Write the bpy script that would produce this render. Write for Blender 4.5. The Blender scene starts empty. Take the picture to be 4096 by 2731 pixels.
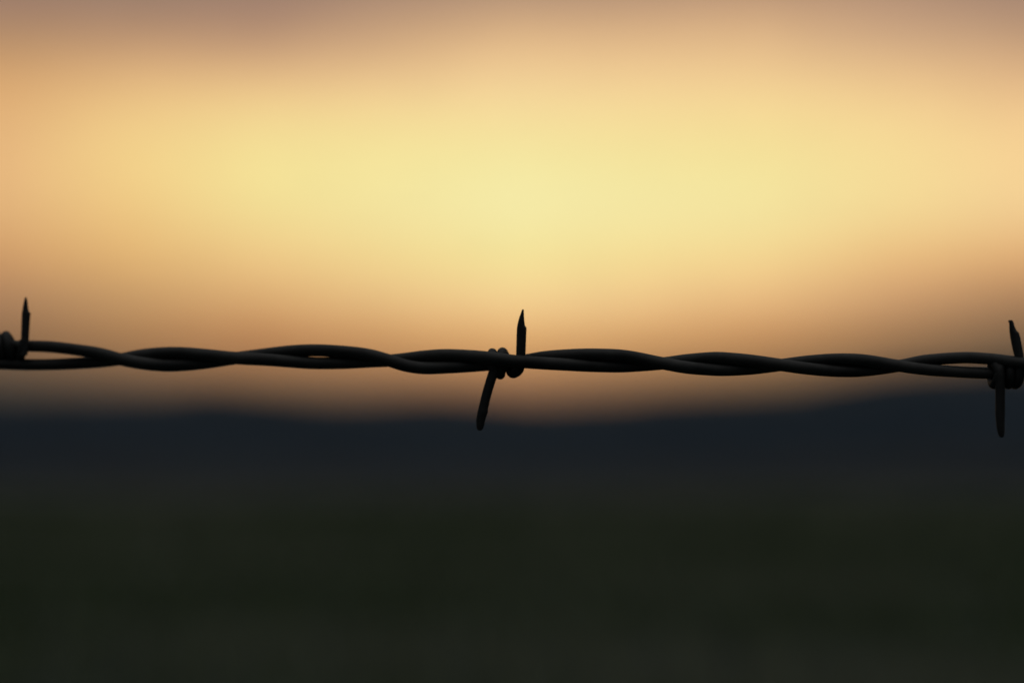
import bpy, math, random
import numpy as np
from mathutils import Vector, noise
R = math.radians
random.seed(7); rng = np.random.default_rng(7)
scene = bpy.context.scene
col = scene.collection

# ------------------------------------------------------------------ helpers
def lin(c):
    out = []
    for v in c:
        v /= 255.0
        out.append(v/12.92 if v <= 0.04045 else ((v+0.055)/1.055)**2.4)
    return (*out, 1.0)

def tag(o, label=None, cat=None, group=None, kind=None):
    if label: o["label"] = label
    if cat: o["category"] = cat
    if group: o["group"] = group
    if kind: o["kind"] = kind
    return o

def mesh_obj(name, verts, faces, mat, parent=None, smooth=True):
    me = bpy.data.meshes.new(name)
    me.from_pydata([tuple(v) for v in verts], [], faces)
    me.update()
    if smooth:
        me.polygons.foreach_set("use_smooth", [True]*len(me.polygons))
    me.materials.append(mat)
    o = bpy.data.objects.new(name, me)
    col.objects.link(o)
    if parent: o.parent = parent
    return o

def N(nt, typ, **kw):
    n = nt.nodes.new(typ)
    for k, v in kw.items():
        if k in n.inputs and not hasattr(n, k): n.inputs[k].default_value = v
        else: setattr(n, k, v)
    return n

# ------------------------------------------------------------------ camera
F = 4096*100/36.0            # focal length in photograph pixels
HOR = 1950.0                 # row of the horizon
PITCH = math.atan((HOR-1365.5)/F)
CAMZ = 1.25
D0 = 0.57                    # focus distance
cam = bpy.data.cameras.new("camera"); camo = bpy.data.objects.new("camera", cam)
col.objects.link(camo); scene.camera = camo
camo.location = (0, 0, CAMZ); camo.rotation_euler = (R(90)+PITCH, 0, 0)
cam.lens = 100; cam.sensor_width = 36; cam.clip_start = 0.02; cam.clip_end = 60000
cam.dof.use_dof = True; cam.dof.focus_distance = D0; cam.dof.aperture_fstop = 8.4
cam.dof.aperture_blades = 0

FWD = Vector((0, math.cos(PITCH), math.sin(PITCH)))
UP = Vector((0, -math.sin(PITCH), math.cos(PITCH)))
RT = Vector((1, 0, 0))
C0 = Vector((0, 0, CAMZ))
# the wire runs at a slight angle to the sensor: its left end is farther away
SLOPE = 0.22
XF = (2900-2048)/F*D0
def depth_at(px):
    return (D0+SLOPE*XF)/(1+SLOPE*(px-2048)/F)
PXM = F/D0                   # pixels per metre at the focus distance (unit of thickness)
def at(px, py, dd=0.0):
    D = depth_at(px)-dd/PXM
    return C0+FWD*D+RT*((px-2048)/F*D)+UP*(-(py-1365.5)/F*D)

# ------------------------------------------------------------------ materials
def steel(name, base, rough, metal):
    m = bpy.data.materials.new(name); m.use_nodes = True
    nt = m.node_tree; b = nt.nodes["Principled BSDF"]
    tc = N(nt, "ShaderNodeTexCoord")
    n1 = N(nt, "ShaderNodeTexNoise"); n1.inputs["Scale"].default_value = 900; n1.inputs["Detail"].default_value = 5
    n2 = N(nt, "ShaderNodeTexNoise"); n2.inputs["Scale"].default_value = 120; n2.inputs["Detail"].default_value = 4
    for n in (n1, n2): nt.links.new(tc.outputs["Object"], n.inputs["Vector"])
    cr = N(nt, "ShaderNodeValToRGB")
    cr.color_ramp.elements[0].position = 0.35; cr.color_ramp.elements[1].position = 0.7
    cr.color_ramp.elements[0].color = (*[c*0.5 for c in base], 1)
    cr.color_ramp.elements[1].color = (*[c*1.5 for c in base], 1)
    nt.links.new(n2.outputs["Fac"], cr.inputs["Fac"]); nt.links.new(cr.outputs["Color"], b.inputs["Base Color"])
    mr = N(nt, "ShaderNodeMapRange"); mr.inputs["To Min"].default_value = rough-0.1; mr.inputs["To Max"].default_value = rough+0.12
    nt.links.new(n1.outputs["Fac"], mr.inputs["Value"]); nt.links.new(mr.outputs["Result"], b.inputs["Roughness"])
    bp = N(nt, "ShaderNodeBump"); bp.inputs["Strength"].default_value = 0.4; bp.inputs["Distance"].default_value = 0.00015
    nt.links.new(n1.outputs["Fac"], bp.inputs["Height"]); nt.links.new(bp.outputs["Normal"], b.inputs["Normal"])
    b.inputs["Metallic"].default_value = metal
    return m
M_WIRE = steel("weathered_steel", (0.026, 0.0255, 0.023), 0.58, 0.35)
M_BARB = steel("weathered_barb_steel", (0.018, 0.0175, 0.016), 0.62, 0.2)

def ground_mat(name, c1, c2, scale, rough=1.0):
    m = bpy.data.materials.new(name); m.use_nodes = True
    nt = m.node_tree; b = nt.nodes["Principled BSDF"]
    tc = N(nt, "ShaderNodeTexCoord")
    n1 = N(nt, "ShaderNodeTexNoise"); n1.inputs["Scale"].default_value = scale; n1.inputs["Detail"].default_value = 8
    nt.links.new(tc.outputs["Object"], n1.inputs["Vector"])
    cr = N(nt, "ShaderNodeValToRGB")
    cr.color_ramp.elements[0].position = 0.36; cr.color_ramp.elements[1].position = 0.66
    cr.color_ramp.elements[0].color = (*c1, 1); cr.color_ramp.elements[1].color = (*c2, 1)
    nt.links.new(n1.outputs["Fac"], cr.inputs["Fac"]); nt.links.new(cr.outputs["Color"], b.inputs["Base Color"])
    b.inputs["Roughness"].default_value = rough
    b.inputs["Specular IOR Level"].default_value = 0.1
    return m

# ------------------------------------------------------------------ barbed wire
wire_root = bpy.data.objects.new("barbed_wire", None); col.objects.link(wire_root)
tag(wire_root, "dark twisted two-strand barbed wire with cut steel barbs, strung against the sunset glow", "barbed wire")

# silhouette of the twisted pair, read along the wire: x, top edge, bottom edge
ENV = [(-300,1382,1442),(-200,1366,1470),(-100,1362,1476),(0,1361,1477),(100,1360,1480),(200,1363,1480),(300,1374,1476),(400,1389,1470),
 (482,1411,1461),(560,1396,1476),(650,1387,1485),(720,1386,1484),(820,1394,1475),(945,1407,1456),(1080,1389,1464),
 (1160,1380,1470),(1260,1376,1476),(1380,1382,1475),(1480,1395,1470),(1557,1417,1466),(1620,1410,1486),(1690,1401,1496),
 (1780,1395,1494),(1880,1399,1488),(1960,1406,1482),(2075,1421,1470),(2180,1403,1478),(2290,1395,1484),(2380,1393,1488),
 (2500,1399,1489),(2652,1428,1478),(2750,1415,1495),(2850,1407,1503),(2900,1408,1504),(3000,1417,1499),(3124,1435,1484),
 (3240,1420,1500),(3350,1413,1508),(3450,1416,1507),(3595,1439,1488),(3700,1419,1502),(3850,1408,1512),(3950,1412,1516),
 (4050,1424,1517),(4096,1430,1515),(4200,1450,1500)]
CROSS = [-300, 482, 945, 1557, 2075, 2652, 3124, 3595, 4200]
RW = 24.3                    # strand radius in pixels at the focus distance (1.2 mm)
RTAB = [(-400,22.9),(150,23.0),(330,23.6),(520,25.1),(900,25.1),(1260,24.55),(1557,24.9),(1900,25.1),(3000,25.1),(3500,24.6),(3850,23.2),(4200,24.0)]
def rpx(x): return float(np.interp(x, [p[0] for p in RTAB], [p[1] for p in RTAB]))

def catmull(keys, x):
    n = len(keys)
    i = 0
    while i < n-2 and x > keys[i+1][0]: i += 1
    x1, y1 = keys[i]; x2, y2 = keys[i+1]
    m1 = (y2-keys[i-1][1])/(x2-keys[i-1][0]) if i > 0 else (y2-y1)/(x2-x1)
    m2 = (keys[i+2][1]-y1)/(keys[i+2][0]-x1) if i+2 < n else (y2-y1)/(x2-x1)
    h = x2-x1; t = (x-x1)/h
    return (2*t**3-3*t**2+1)*y1+(t**3-2*t**2+t)*h*m1+(-2*t**3+3*t**2)*y2+(t**3-t**2)*h*m2

def lobe(x):
    k = 0
    for i, c in enumerate(CROSS):
        if x >= c: k = i
    return k
keysA, keysB = [], []
for (x, t, b) in ENV:
    r = rpx(x); yt = t+r; yb = b-r
    if x in CROSS:
        m = (t+b)/2; keysA.append((x, m)); keysB.append((x, m)); continue
    if lobe(x) % 2 == 0: keysA.append((x, yt)); keysB.append((x, yb))
    else: keysA.append((x, yb)); keysB.append((x, yt))

# depth offset between strands at the barbs is larger: the barb's coil passes between them
BARBX = [-85+97, 2022, 4020]
xs = list(np.arange(-300, 4201, 12.0))
phase = [np.interp(x, CROSS, np.arange(len(CROSS))*math.pi) for x in xs]
A, B, dA, dB = [], [], [], []
for x, ph in zip(xs, phase):
    ya = catmull(keysA, x); yb = catmull(keysB, x)
    sep = 2*rpx(x)
    d = math.sqrt(max(0.0, (sep*1.01)**2-(ya-yb)**2))
    d = max(d, abs(math.cos(ph))*sep*0.85)
    s = math.cos(ph)         # A is in front at crossing 1, 3, 5 ...
    extra = 1+0.0
    for bx in BARBX: extra = max(extra, 1+0.9*math.exp(-((x-bx)/130.0)**2))
    sg = -s
    dd = d*(1 if sg > 0 else -1)*min(1, abs(s)*1.6)
    A.append(ya); B.append(yb); dA.append(dd*0.5*extra); dB.append(-dd*0.5*extra)
def smooth(a, n):
    a = np.array(a); k = np.ones(n)/n
    p = np.concatenate([np.full(n//2, a[0]), a, np.full(n//2, a[-1])])
    return np.convolve(p, k, mode="valid")[:len(a)]
A = smooth(A, 3); B = smooth(B, 3); dA = smooth(dA, 7); dB = smooth(dB, 7)

ptsA = [at(x, y, d) for x, y, d in zip(xs, A, dA)]
ptsB = [at(x, y, d) for x, y, d in zip(xs, B, dB)]
# straight on beyond both frame edges: same helix in real space
axL = at(-300, 1412); axR = at(4200, 1475)
axis = (axR-axL).normalized()
e1 = (UP-axis*UP.dot(axis)).normalized(); e2 = axis.cross(e1).normalized()
if e2.dot(FWD) > 0: e2 = -e2          # e2 points to the camera
RWm = RW/PXM
def ext(p_end, sgn, wires_end, length=4.0):
    """helix continuation; wires_end = (A point, B point) at the end"""
    mid = (wires_end[0]+wires_end[1])/2
    v = wires_end[0]-mid
    ph0 = math.atan2(v.dot(e2), v.dot(e1))
    r0 = v.length
    outA, outB, mids = [], [], []
    n = int(length/0.0016)
    for i in range(1, n):
        s = i*0.0016*sgn
        ph = ph0+s/0.0255*math.pi*(1+0.08*math.sin(s*31))*HAND
        rr = RWm*1.01+(r0-RWm*1.01)*math.exp(-i*0.1)
        c = mid+axis*s+Vector((0, 0, 1))*(-0.004*(s*s)*0)
        off = (e1*math.cos(ph)+e2*math.sin(ph))*rr
        outA.append(c+off); outB.append(c-off); mids.append((c, off))
    return outA, outB, mids
# handedness from the visible part: A goes front (e2) then down when x grows
HAND = -1
# A's phase (angle from up towards the camera) grows with x: up -> front -> down
HAND = 1
eA, eB, mR = ext(axR, 1, (ptsA[-1], ptsB[-1]))
fA, fB, mL = ext(axL, -1, (ptsA[0], ptsB[0]))
strandA = fA[::-1]+ptsA+eA
strandB = fB[::-1]+ptsB+eB

def frames(pts):
    out = []
    for i, p in enumerate(pts):
        a = pts[max(0, i-1)]; b = pts[min(len(pts)-1, i+1)]
        t = (b-a).normalized()
        out.append(t)
    return out
def tube(pts, r, seg=18, ref=None):
    ts = frames(pts); verts = []; faces = []
    ref = (ref or UP).copy()
    for i, (p, t) in enumerate(zip(pts, ts)):
        ref = (ref-t*ref.dot(t)).normalized()
        bi = t.cross(ref)
        ri = r[i] if hasattr(r, "__len__") else r
        for k in range(seg):
            a = 2*math.pi*k/seg
            verts.append(p+(ref*math.cos(a)+bi*math.sin(a))*ri)
    n = len(pts)
    for i in range(n-1):
        for k in range(seg):
            k2 = (k+1) % seg
            faces.append((i*seg+k, i*seg+k2, (i+1)*seg+k2, (i+1)*seg+k))
    faces.append(tuple(range(seg))[::-1]); faces.append(tuple((n-1)*seg+k for k in range(seg)))
    return verts, faces
def rough_r(n, r, s):
    return [r*(1+0.02*noise.noise(Vector((i*0.09, s, 0)))) for i in range(n)]
for nm, pts, s in (("wire_strand", strandA, 1.0), ("wire_strand", strandB, 9.0)):
    rr = [RWm]*len(fA)+[rpx(x)*depth_at(x)/F for x in xs]+[RWm]*len(eA)
    v, f = tube(pts, [a*b/RWm for a, b in zip(rr, rough_r(len(pts), RWm, s))])
    mesh_obj(nm, v, f, M_WIRE, wire_root)

RB = 19.8                    # barb wire radius, px
def back_axis(x):            # centre and depth of the strand that the barb is wound on
    i = int(round((x+300)/12.0)); i = max(0, min(len(xs)-1, i))
    return (A[i], dA[i]), (B[i], dB[i])

def smooth_path(pts, n=2):
    for _ in range(n):
        q = [pts[0]]
        for i in range(len(pts)-1):
            q.append(pts[i]*0.75+pts[i+1]*0.25); q.append(pts[i]*0.25+pts[i+1]*0.75)
        q.append(pts[-1]); pts = q
    return pts

def coil(x_of, which, nring=None, pre=None, post=None):
    """barb coil around one strand. x_of: list of (turn angle deg, x). 0 deg = front, angle grows
    front -> bottom -> back -> top -> front, walking from the up-prong to the down-prong"""
    out = []
    angs = [a for a, _ in x_of]; xx = [x for _, x in x_of]
    n = int((angs[-1]-angs[0])/15)
    for i in range(n+1):
        a = angs[0]+(angs[-1]-angs[0])*i/n
        x = catmull(x_of, a)
        (c, d) = back_axis(x)[which]
        cx = x
        rad = RB+rpx(x)*1.02
        y = c+math.sin(R(a))*rad
        dep = d+math.cos(R(a))*rad
        out.append((x, y, dep))
    return out

def prong(name, prof, dep, parent, base_side=1):
    """prof: rows (y, left, right) from the tip to the base; a shear-cut point.
    dep: (depth at tip, depth at base)"""
    verts = []; faces = []; seg = 18; n = len(prof)
    y0 = prof[0][0]; y1 = prof[-1][0]
    for i, (y, l, r) in enumerate(prof):
        cx = (l+r)/2; hw = (r-l)/2
        t = (y-y0)/(y1-y0)
        dc = dep[0]+(dep[1]-dep[0])*t
        dh = max(hw, RB*(0.72+0.28*min(1.0, i/(n*0.45))))
        for k in range(seg):
            a = 2*math.pi*k/seg
            verts.append(at(cx+hw*math.cos(a), y, dc+dh*math.sin(a)))
    for i in range(n-1):
        for k in range(seg):
            k2 = (k+1) % seg
            faces.append((i*seg+k, i*seg+k2, (i+1)*seg+k2, (i+1)*seg+k))
    faces.append(tuple(range(seg))[::-1]); faces.append(tuple((n-1)*seg+k for k in range(seg)))
    o = mesh_obj(name, verts, faces, M_BARB, parent)
    # sharp shear edges: split normals where the outline turns hard
    o.data.set_sharp_from_angle(angle=R(42))
    return o

def refine(prof, m=3):
    out = []
    for i in range(len(prof)-1):
        a, b = prof[i], prof[i+1]
        for k in range(m):
            t = k/m
            out.append(tuple(a[j]*(1-t)+b[j]*t for j in range(3)))
    out.append(prof[-1])
    return out

def tube_px(pts, r=RB, seg=18):
    P = [at(*p) for p in pts]
    return tube(P, [r/PXM]*len(P), seg, ref=FWD)

def leads(c, xu, xd):
    (x0, y0, d0), (x1, y1, d1) = c[0], c[-1]
    return [(xu, y0-26, d0), (xu, y0-12, d0), (x0, y0, d0)], [(x1, y1, d1), (xd, y1+12, d1), (xd, y1+26, d1)]
def make_barb(coilpts, up_prof, up_dep, dn_prof, dn_dep, lead_up, lead_dn):
    pts = [Vector(p) for p in lead_up+coilpts+lead_dn]
    pts = smooth_path(pts, 1)
    v, f = tube_px([tuple(p) for p in pts])
    o = mesh_obj("barb", v, f, M_BARB, wire_root)
    prong("prong", up_prof, up_dep, o)
    prong("prong", dn_prof, dn_dep, o)
    return o

# ---- centre barb: wound on the strand that is behind (B up to 2075 is front -> A is the back one)
def barb_centre(dx=0.0, dy=0.0, which=0, dn=True):
    X = lambda v: v+dx
    c = coil([(0, X(2082)), (50, X(2075)), (90, X(2054)), (180, X(2030)), (270, X(2009)), (360, X(2004)), (450, X(2001)),
              (540, X(1984)), (630, X(1969)), (720, X(1973))], which)
    d_up = c[0][2]; d_dn = c[-1][2]
    up = [(1237,2089,2095),(1241,2087,2095.5),(1246,2085.5,2095.5),(1253,2083,2095.5),(1268,2077.4,2096.6),(1285,2072.4,2097.6),
          (1299,2069.4,2099.4),(1305,2068.3,2102),(1309,2067.7,2105.5),(1312,2067.4,2106.4),(1345,2066,2105),(1402,2064.6,2102.8),
          (1440,2063.5,2101.5),(1462,2060,2099)]
    up = [(y+dy, l+dx, r+dx) for y, l, r in up]
    dnp = [(1721,1913,1925),(1718,1909,1929),(1710,1906,1934),(1698,1904.5,1937.5),(1680,1904,1941),(1655,1908,1949),
           (1646,1909.5,1952.3),(1640,1911,1951.5),(1600,1921,1960),(1560,1931,1971),(1520,1943,1984),(1486,1953.5,1993),(1455,1958,1994)]
    dnp = [(y+dy, l+dx, r+dx) for y, l, r in dnp]
    return make_barb(c[1:-1], refine(up, 2), (d_up-4, d_up), refine(dnp, 2), (d_dn-14, d_dn),
                     *leads(c, X(2083), X(1972)))
b1 = barb_centre()

# ---- right barb: same make, its points turned differently
def barb_right(which):
    c = coil([(0, 4079), (50, 4073), (90, 4060), (180, 4052), (270, 4046), (360, 4042), (450, 4034), (540, 4020), (630, 4006), (720, 3998), (810, 3976), (900, 3967), (990, 3976), (1080, 4000)], which)
    d_up = c[0][2]; d_dn = c[-1][2]
    up = [(1280.5,4037,4049),(1282.5,4033,4050.5),(1286,4032.5,4053),(1293,4036.5,4055.5),(1307,4037,4059.5),(1321,4037.3,4066),
          (1326,4037.6,4070),(1330,4038,4075.5),(1336,4039,4077.5),(1349,4040.5,4081.5),(1381,4046.5,4087.5),(1405,4052,4092),(1426,4057,4095.6),
          (1478,4062.5,4100)]
    dnp = [(1749,4003,4012),(1747,3999,4014),(1741,3995,4017),(1731,3991,4018.5),(1715,3987,4018.8),(1693,3984,4019),(1660,3981,4020),
           (1600,3980.6,4020.6),(1540,3981,4021),(1502,3981,4021)]
    return make_barb(c[1:-1], refine(up, 2), (d_up-6, d_up), refine(dnp, 2), (d_dn-4, d_dn),
                     *leads(c, 4081, 4001))
b3 = barb_right(0)

# ---- left barb
def barb_left(which):
    c = coil([(0, 92), (90, 78), (180, 50), (270, 24), (360, 34), (450, 46), (540, 20), (630, -17), (720, 0), (810, 8), (900, -20), (990, -57), (1080, -50)], which)
    d_up = c[0][2]; d_dn = c[-1][2]
    up = [(1188,100,106),(1192,99,107.5),(1201,96.5,109.7),(1221,92.5,112),(1239,89.5,114.5),(1247,88.2,117.5),(1251,87.5,123),(1255,87,122.8),
          (1278,86,120.5),(1329,84.3,117.5),(1359,83.6,115.6),(1390,82.5,114),(1420,78,110)]
    dnp = [(1655,-46,-38),(1650,-49,-34),(1636,-52,-27),(1610,-52,-19),(1604,-51,-14),(1560,-46,-8),(1500,-38,-1),(1450,-34,3),(1420,-33,4)]
    dnp = [(y, l-36, r-36) for y, l, r in dnp]
    return make_barb(c[1:-1], refine(up, 2), (d_up-4, d_up), refine(dnp, 2), (d_dn-6, d_dn),
                     *leads(c, 97, -51))
b2 = barb_left(0)

# the pair's next barbs along the wire, past both edges of the frame
base_mid = at(2022, 1447)
for k in range(1, 7):
    for sgn, mids in ((1, mR), (-1, mL)):
        idx = int((k*0.1-0.008)/0.0016)
        c, off = mids[idx]
        for src in (b1,):
            n = src.copy(); col.objects.link(n); n.parent = wire_root
            n.location = (c-base_mid)
            for ch in src.children:
                q = ch.copy(); col.objects.link(q); q.parent = n

# ------------------------------------------------------------------ ground, hills
M_FIELD = ground_mat("field_soil_and_turf", (0.029, 0.043, 0.043), (0.058, 0.072, 0.067), 0.09)
M_HILL = ground_mat("forested_hillside", (0.006, 0.013, 0.020), (0.016, 0.026, 0.034), 0.004)

def grid_mesh(name, rs, angs, zf, mat):
    verts = []; faces = []
    na = len(angs)
    for r in rs:
        for a in angs:
            x = r*math.sin(a); y = r*math.cos(a)
            verts.append((x, y, zf(x, y, r, a)))
    for i in range(len(rs)-1):
        for k in range(na-1):
            faces.append((i*na+k, (i+1)*na+k, (i+1)*na+k+1, i*na+k+1))
    return mesh_obj(name, verts, faces, mat)
def gz(x, y, r, a=0):
    w = min(1.0, r/60.0)
    z = 0.05*noise.noise(Vector((x*0.35, y*0.35, 0)))*min(1, r/3.0)+0.22*w*noise.noise(Vector((x*0.03, y*0.03, 3)))
    if r > 150: z += min(1.0, (r-150)/600)*1.6*noise.noise(Vector((x*0.004, y*0.004, 5)))
    return z-0.02
rs = [0.0]+[0.5*1.075**i for i in range(140)]
rs = [r for r in rs if r < 12000]+[12000]
grid_mesh("ground", rs, [R(-180+1.5*i) for i in range(241)], gz, M_FIELD)["kind"] = "structure"

# ridge line against the sky: photograph column -> row of the crest
RIDGE = [(-5200,1700),(-3000,1560),(-1500,1660),(-500,1600),(0,1600),(200,1597),(420,1593),(650,1586),(850,1566),(1050,1580),(1300,1606),(1550,1599),(1780,1588),
 (2000,1606),(2200,1618),(2450,1606),(2700,1585),(3000,1572),(3200,1564),(3350,1535),(3550,1505),(3750,1492),(4096,1480),(4600,1440),(5600,1500),(7000,1450),(9500,1600)]
def crest(a, table, dist):
    px = 2048+F*math.tan(max(-1.2, min(1.2, a)))
    px = max(table[0][0], min(table[-1][0], px))
    y = catmull(table, px)
    return CAMZ+math.tan((HOR-y+(10 if table is RIDGE else -6))/F)*dist
RD = 3400.0
def hz(x, y, r, a):
    h = crest(a, RIDGE, RD)*(1+0.0)
    t = (r-2300)/(RD-2300) if r < RD else 1-(r-RD)/2200*0.8
    t = max(0, min(1, t)); t = t*t*(3-2*t)
    rough = 9*noise.fractal(Vector((x*0.0022, y*0.0022, 1)), 1.0, 2.0, 5)
    return -3+(h+3)*t+rough*t*(1-t)*3+(2.5*noise.noise(Vector((x*0.02, y*0.02, 8))) if t > 0.05 else 0)
hr = [2280+(RD-2280)*i/26 for i in range(27)]+[RD+2200*i/12 for i in range(1, 13)]
grid_mesh("hills", hr, [R(-62+0.2*i) for i in range(621)], hz, M_HILL)["kind"] = "structure"
# lower, nearer rise along the foot of the hills
RISE = [(-5200,1900),(-2000,1850),(0,1840),(500,1830),(1200,1848),(2000,1862),(2800,1850),(3400,1820),(3800,1800),(4096,1795),(5500,1840),(9500,1880)]
def fz(x, y, r, a):
    h = crest(a, RISE, 1500.0)
    t = (r-1050)/450 if r < 1500 else 1-(r-1500)/700
    t = max(0, min(1, t)); t = t*t*(3-2*t)
    return -3+(h+3)*t+(1.5*noise.noise(Vector((x*0.03, y*0.03, 2))) if t > 0.05 else 0)
M_RISE = ground_mat("wooded_rise", (0.007, 0.014, 0.019), (0.017, 0.026, 0.031), 0.02)
grid_mesh("hills", [1040+i*1160/24 for i in range(25)], [R(-62+0.25*i) for i in range(497)], fz, M_RISE)["kind"] = "structure"

# ------------------------------------------------------------------ grass on the field
M_GRASS = ground_mat("field_grass", (0.060, 0.105, 0.036), (0.26, 0.265, 0.190), 0.085)
def grass():
    n = 110000
    # density falls with distance
    u = rng.random(n)
    r = 1.2+(230-1.2)*u**2.0
    a = (rng.random(n)-0.5)*R(70)
    x = r*np.sin(a); y = r*np.cos(a)
    z = np.array([gz(xx, yy, rr) for xx, yy, rr in zip(x, y, r)])
    h = (0.09+0.17*rng.random(n))*(0.8+r/70.0); w = 0.004+0.0022*r*rng.random(n)
    th = rng.random(n)*2*math.pi; le = (rng.random(n)-0.2)*0.6*h; la = rng.random(n)*2*math.pi
    wx, wy = np.cos(th)*w, np.sin(th)*w; lx, ly = np.cos(la)*le, np.sin(la)*le
    V = np.empty((n, 5, 3), dtype=np.float32)
    V[:, 0] = np.stack([x-wx, y-wy, z-0.01], 1); V[:, 1] = np.stack([x+wx, y+wy, z-0.01], 1)
    V[:, 2] = np.stack([x+wx*0.7+lx*0.35, y+wy*0.7+ly*0.35, z+h*0.6], 1)
    V[:, 3] = np.stack([x-wx*0.7+lx*0.35, y-wy*0.7+ly*0.35, z+h*0.6], 1)
    V[:, 4] = np.stack([x+lx, y+ly, z+h*0.98], 1)
    me = bpy.data.meshes.new("grass")
    me.vertices.add(n*5); me.vertices.foreach_set("co", V.ravel())
    base = np.arange(n)[:, None]*5
    quads = (base+np.array([0, 1, 2, 3])).ravel(); tris = (base+np.array([3, 2, 4])).ravel()
    me.loops.add(n*7); me.loops.foreach_set("vertex_index", np.concatenate([quads, tris]).astype(np.int32))
    me.polygons.add(n*2)
    me.polygons.foreach_set("loop_start", np.concatenate([np.arange(n)*4, n*4+np.arange(n)*3]).astype(np.int32))
    me.update(calc_edges=True); me.validate()
    me.materials.append(M_GRASS)
    o = bpy.data.objects.new("grass", me); col.objects.link(o)
    tag(o, "dim blurred meadow grass filling the field below the hills", "grass", kind="stuff")
grass()

# ------------------------------------------------------------------ haze
HAZE = 3e-5
if HAZE:
    x0, x1, y0, y1, z0, z1 = -13000, 13000, -13000, 13000, -9, 260
    vv = [(x, y, z) for z in (z0, z1) for y in (y0, y1) for x in (x0, x1)]
    ff = [(0,2,3,1),(4,5,7,6),(0,1,5,4),(2,6,7,3),(0,4,6,2),(1,3,7,5)]
    mh = bpy.data.materials.new("evening_haze"); mh.use_nodes = True; nt = mh.node_tree
    nt.nodes.remove(nt.nodes["Principled BSDF"])
    pv = N(nt, "ShaderNodeVolumePrincipled"); pv.inputs["Density"].default_value = HAZE
    pv.inputs["Color"].default_value = (0.50, 0.70, 0.98, 1)
    nt.links.new(pv.outputs["Volume"], nt.nodes["Material Output"].inputs["Volume"])
    ho = mesh_obj("haze", vv, ff, mh, smooth=False)
    tag(ho, "thin blue evening haze over the field and hills", "haze", kind="stuff")

# ------------------------------------------------------------------ sky
SUN_AZ, SUN_EL = 0.3, 5.4    # degrees right of straight ahead, degrees up
w = bpy.data.worlds.new("World"); scene.world = w; w.use_nodes = True; nt = w.node_tree
bg = nt.nodes["Background"]; L = nt.links.new
tc = N(nt, "ShaderNodeTexCoord"); sep = N(nt, "ShaderNodeSeparateXYZ"); L(tc.outputs["Generated"], sep.inputs[0])
def M(op, a, b=None, clamp=False):
    n = N(nt, "ShaderNodeMath"); n.operation = op; n.use_clamp = clamp
    for i, v in enumerate((a, b)):
        if v is None: continue
        if isinstance(v, (int, float)): n.inputs[i].default_value = v
        else: L(v, n.inputs[i])
    return n.outputs[0]
az = M("MULTIPLY", M("ARCTAN2", sep.outputs["X"], sep.outputs["Y"]), 57.2958)
el = M("MULTIPLY", M("ARCSINE", sep.outputs["Z"]), 57.2958)
# cloud banks: long soft streaks that bend the bands of light, and fine structure
comb = N(nt, "ShaderNodeCombineXYZ"); L(M("MULTIPLY", az, 0.10), comb.inputs[0]); L(M("MULTIPLY", el, 0.42), comb.inputs[1])
big = N(nt, "ShaderNodeTexNoise"); big.inputs["Scale"].default_value = 1.0; big.inputs["Detail"].default_value = 3
L(comb.outputs[0], big.inputs["Vector"])
fine = N(nt, "ShaderNodeTexNoise"); fine.inputs["Scale"].default_value = 9.0; fine.inputs["Detail"].default_value = 9; fine.inputs["Roughness"].default_value = 0.7
L(comb.outputs[0], fine.inputs["Vector"])
elw = M("ADD", el, M("MULTIPLY", M("SUBTRACT", big.outputs["Fac"], 0.5), 0.5))
TOP = 14.0
t = M("DIVIDE", elw, TOP, True)
ROWS = [0, 150, 350, 600, 850, 1050, 1200, 1350, 1500, 1600]
COLS = {
 -10.2: [(152,120,104),(176,136,104),(214,164,112),(230,180,124),(226,176,120),(205,156,108),(176,134,98),(148,114,88),(100,82,66),(62,58,52)],
 -7.7: [(155,125,106),(184,143,111),(225,180,126),(243,206,137),(240,198,130),(224,180,120),(200,157,108),(172,131,95),(125,98,76),(75,66,56)],
 7.7: [(178,142,116),(200,160,126),(235,194,140),(247,216,150),(245,214,148),(234,191,134),(208,162,117),(164,127,95),(108,88,70),(75,66,56)],
 -5.0: [(158,126,108),(185,145,115),(232,190,135),(245,221,149),(244,219,147),(238,202,140),(222,177,122),(190,140,100),(150,114,84),(95,80,65)],
 0.0: [(180,145,118),(222,180,134),(243,208,150),(246,227,158),(247,233,166),(246,228,160),(246,212,153),(228,181,130),(180,134,98),(130,100,78)],
 5.0: [(186,148,118),(218,176,132),(242,205,146),(245,222,152),(246,226,157),(245,216,152),(235,191,136),(200,152,109),(138,108,80),(100,82,64)],
 10.2: [(165,132,112),(186,148,118),(226,182,134),(246,206,146),(243,203,144),(222,174,122),(180,138,100),(130,104,82),(80,70,58),(60,56,50)],
}
def ramp(rows):
    cr = N(nt, "ShaderNodeValToRGB"); r = cr.color_ramp; r.interpolation = "CARDINAL"
    st = [((HOR-y)/198.6/TOP, lin((c[0]*(1.01 if y > 1000 else 1), c[1]*(0.965 if y > 1300 else (0.985 if y > 1000 else 1.0)), c[2]*(0.84 if y > 1300 else (0.93 if y > 1000 else 0.98))))) for y, c in zip(ROWS, rows)][::-1]
    st = [(0.0, tuple(v*0.6 for v in st[0][1][:3])+(1,))]+st+[(0.86, lin((120,102,100))), (1.0, lin((105,98,104)))]
    r.elements[0].position = st[0][0]; r.elements[0].color = st[0][1]
    r.elements[1].position = st[-1][0]; r.elements[1].color = st[-1][1]
    for p, c in st[1:-1]:
        e = r.elements.new(p); e.color = c
    L(t, cr.inputs["Fac"]); return cr.outputs["Color"]
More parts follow.
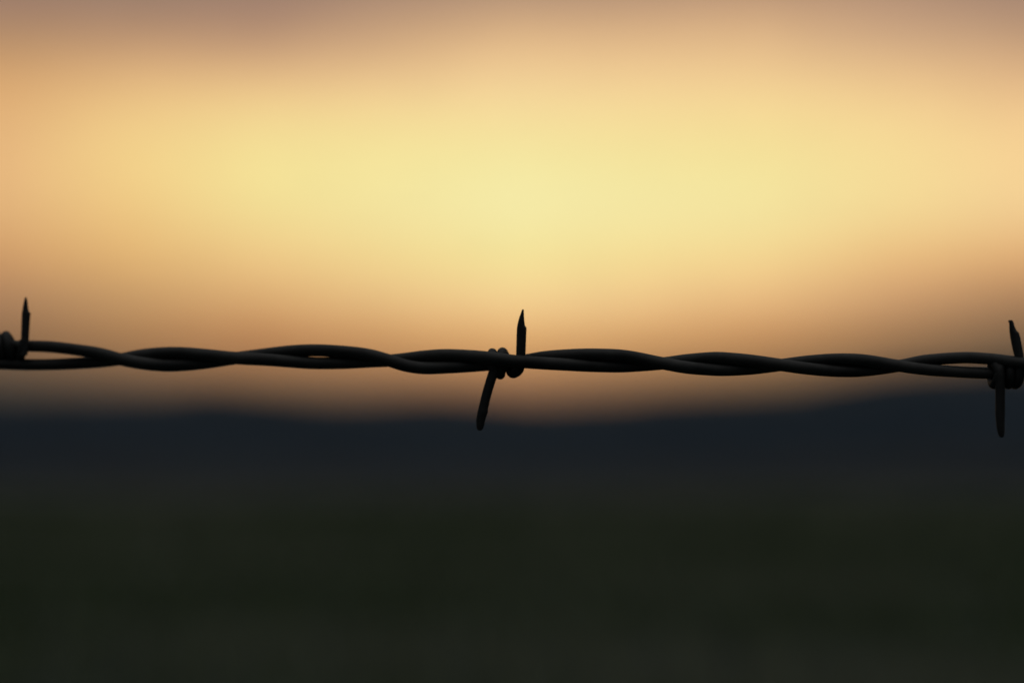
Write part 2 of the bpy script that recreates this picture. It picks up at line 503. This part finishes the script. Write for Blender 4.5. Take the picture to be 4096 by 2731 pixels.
def mixc(f, a, b, mode="MIX"):
    n = N(nt, "ShaderNodeMix"); n.data_type = "RGBA"; n.blend_type = mode; n.clamp_factor = True
    if isinstance(f, (int, float)): n.inputs[0].default_value = f
    else: L(f, n.inputs[0])
    for i, v in ((6, a), (7, b)):
        if isinstance(v, tuple): n.inputs[i].default_value = v
        else: L(v, n.inputs[i])
    return n.outputs[2]
def mr(v, a, b, typ="LINEAR"):
    n = N(nt, "ShaderNodeMapRange"); n.interpolation_type = typ
    L(v, n.inputs["Value"]); n.inputs["From Min"].default_value = a; n.inputs["From Max"].default_value = b
    return n.outputs["Result"]
azs = sorted(COLS); out = ramp(COLS[azs[0]])
for i in range(1, len(azs)):
    out = mixc(mr(az, azs[i-1], azs[i]), out, ramp(COLS[azs[i]]))
# fine cloud texture
out = mixc(1.0, out, mixc(fine.outputs["Fac"], (0.89, 0.91, 0.96, 1), (1.22, 1.25, 1.28, 1)), "MULTIPLY")
# the rest of the sky: dusk sky texture
sky = N(nt, "ShaderNodeTexSky"); sky.sky_type = "NISHITA"; sky.sun_disc = False
sky.sun_elevation = R(SUN_EL); sky.sun_rotation = R(SUN_AZ); sky.dust_density = 3.0
SKYS = 0.05
nish = mixc(1.0, sky.outputs["Color"], (SKYS*0.9, SKYS, SKYS*1.1, 1), "MULTIPLY")
high = mr(el, 18, 78, "SMOOTHSTEP")
nish = mixc(0.75, nish, mixc(high, (0.045, 0.045, 0.05, 1), (0.62, 0.62, 0.62, 1)))
front = M("MULTIPLY", mr(M("ABSOLUTE", az), 34, 13, "SMOOTHSTEP"), mr(el, 15.5, 11, "SMOOTHSTEP"))
out = mixc(front, nish, out)
L(out, bg.inputs["Color"]); bg.inputs["Strength"].default_value = 1.0

# ------------------------------------------------------------------ sun, low and veiled behind the cloud glow
sd = bpy.data.lights.new("sun", "SUN"); sd.energy = 0.05; sd.angle = R(10); sd.color = (1.0, 0.78, 0.5)
so = bpy.data.objects.new("sun", sd); col.objects.link(so)
d = Vector((math.sin(R(SUN_AZ))*math.cos(R(SUN_EL)), math.cos(R(SUN_AZ))*math.cos(R(SUN_EL)), math.sin(R(SUN_EL))))
so.rotation_euler = d.to_track_quat("Z", "Y").to_euler(); so.location = (0, 0, 20)

# ------------------------------------------------------------------ render settings
vs = scene.view_settings; vs.view_transform = "Standard"; vs.look = "None"; vs.exposure = 0; vs.gamma = 1
vs.use_curve_mapping = False
scene.cycles.use_denoising = True
scene.cycles.denoiser = "OPENIMAGEDENOISE"
scene.cycles.max_bounces = 5; scene.cycles.volume_bounces = 0
scene.cycles.volume_step_rate = 1.0
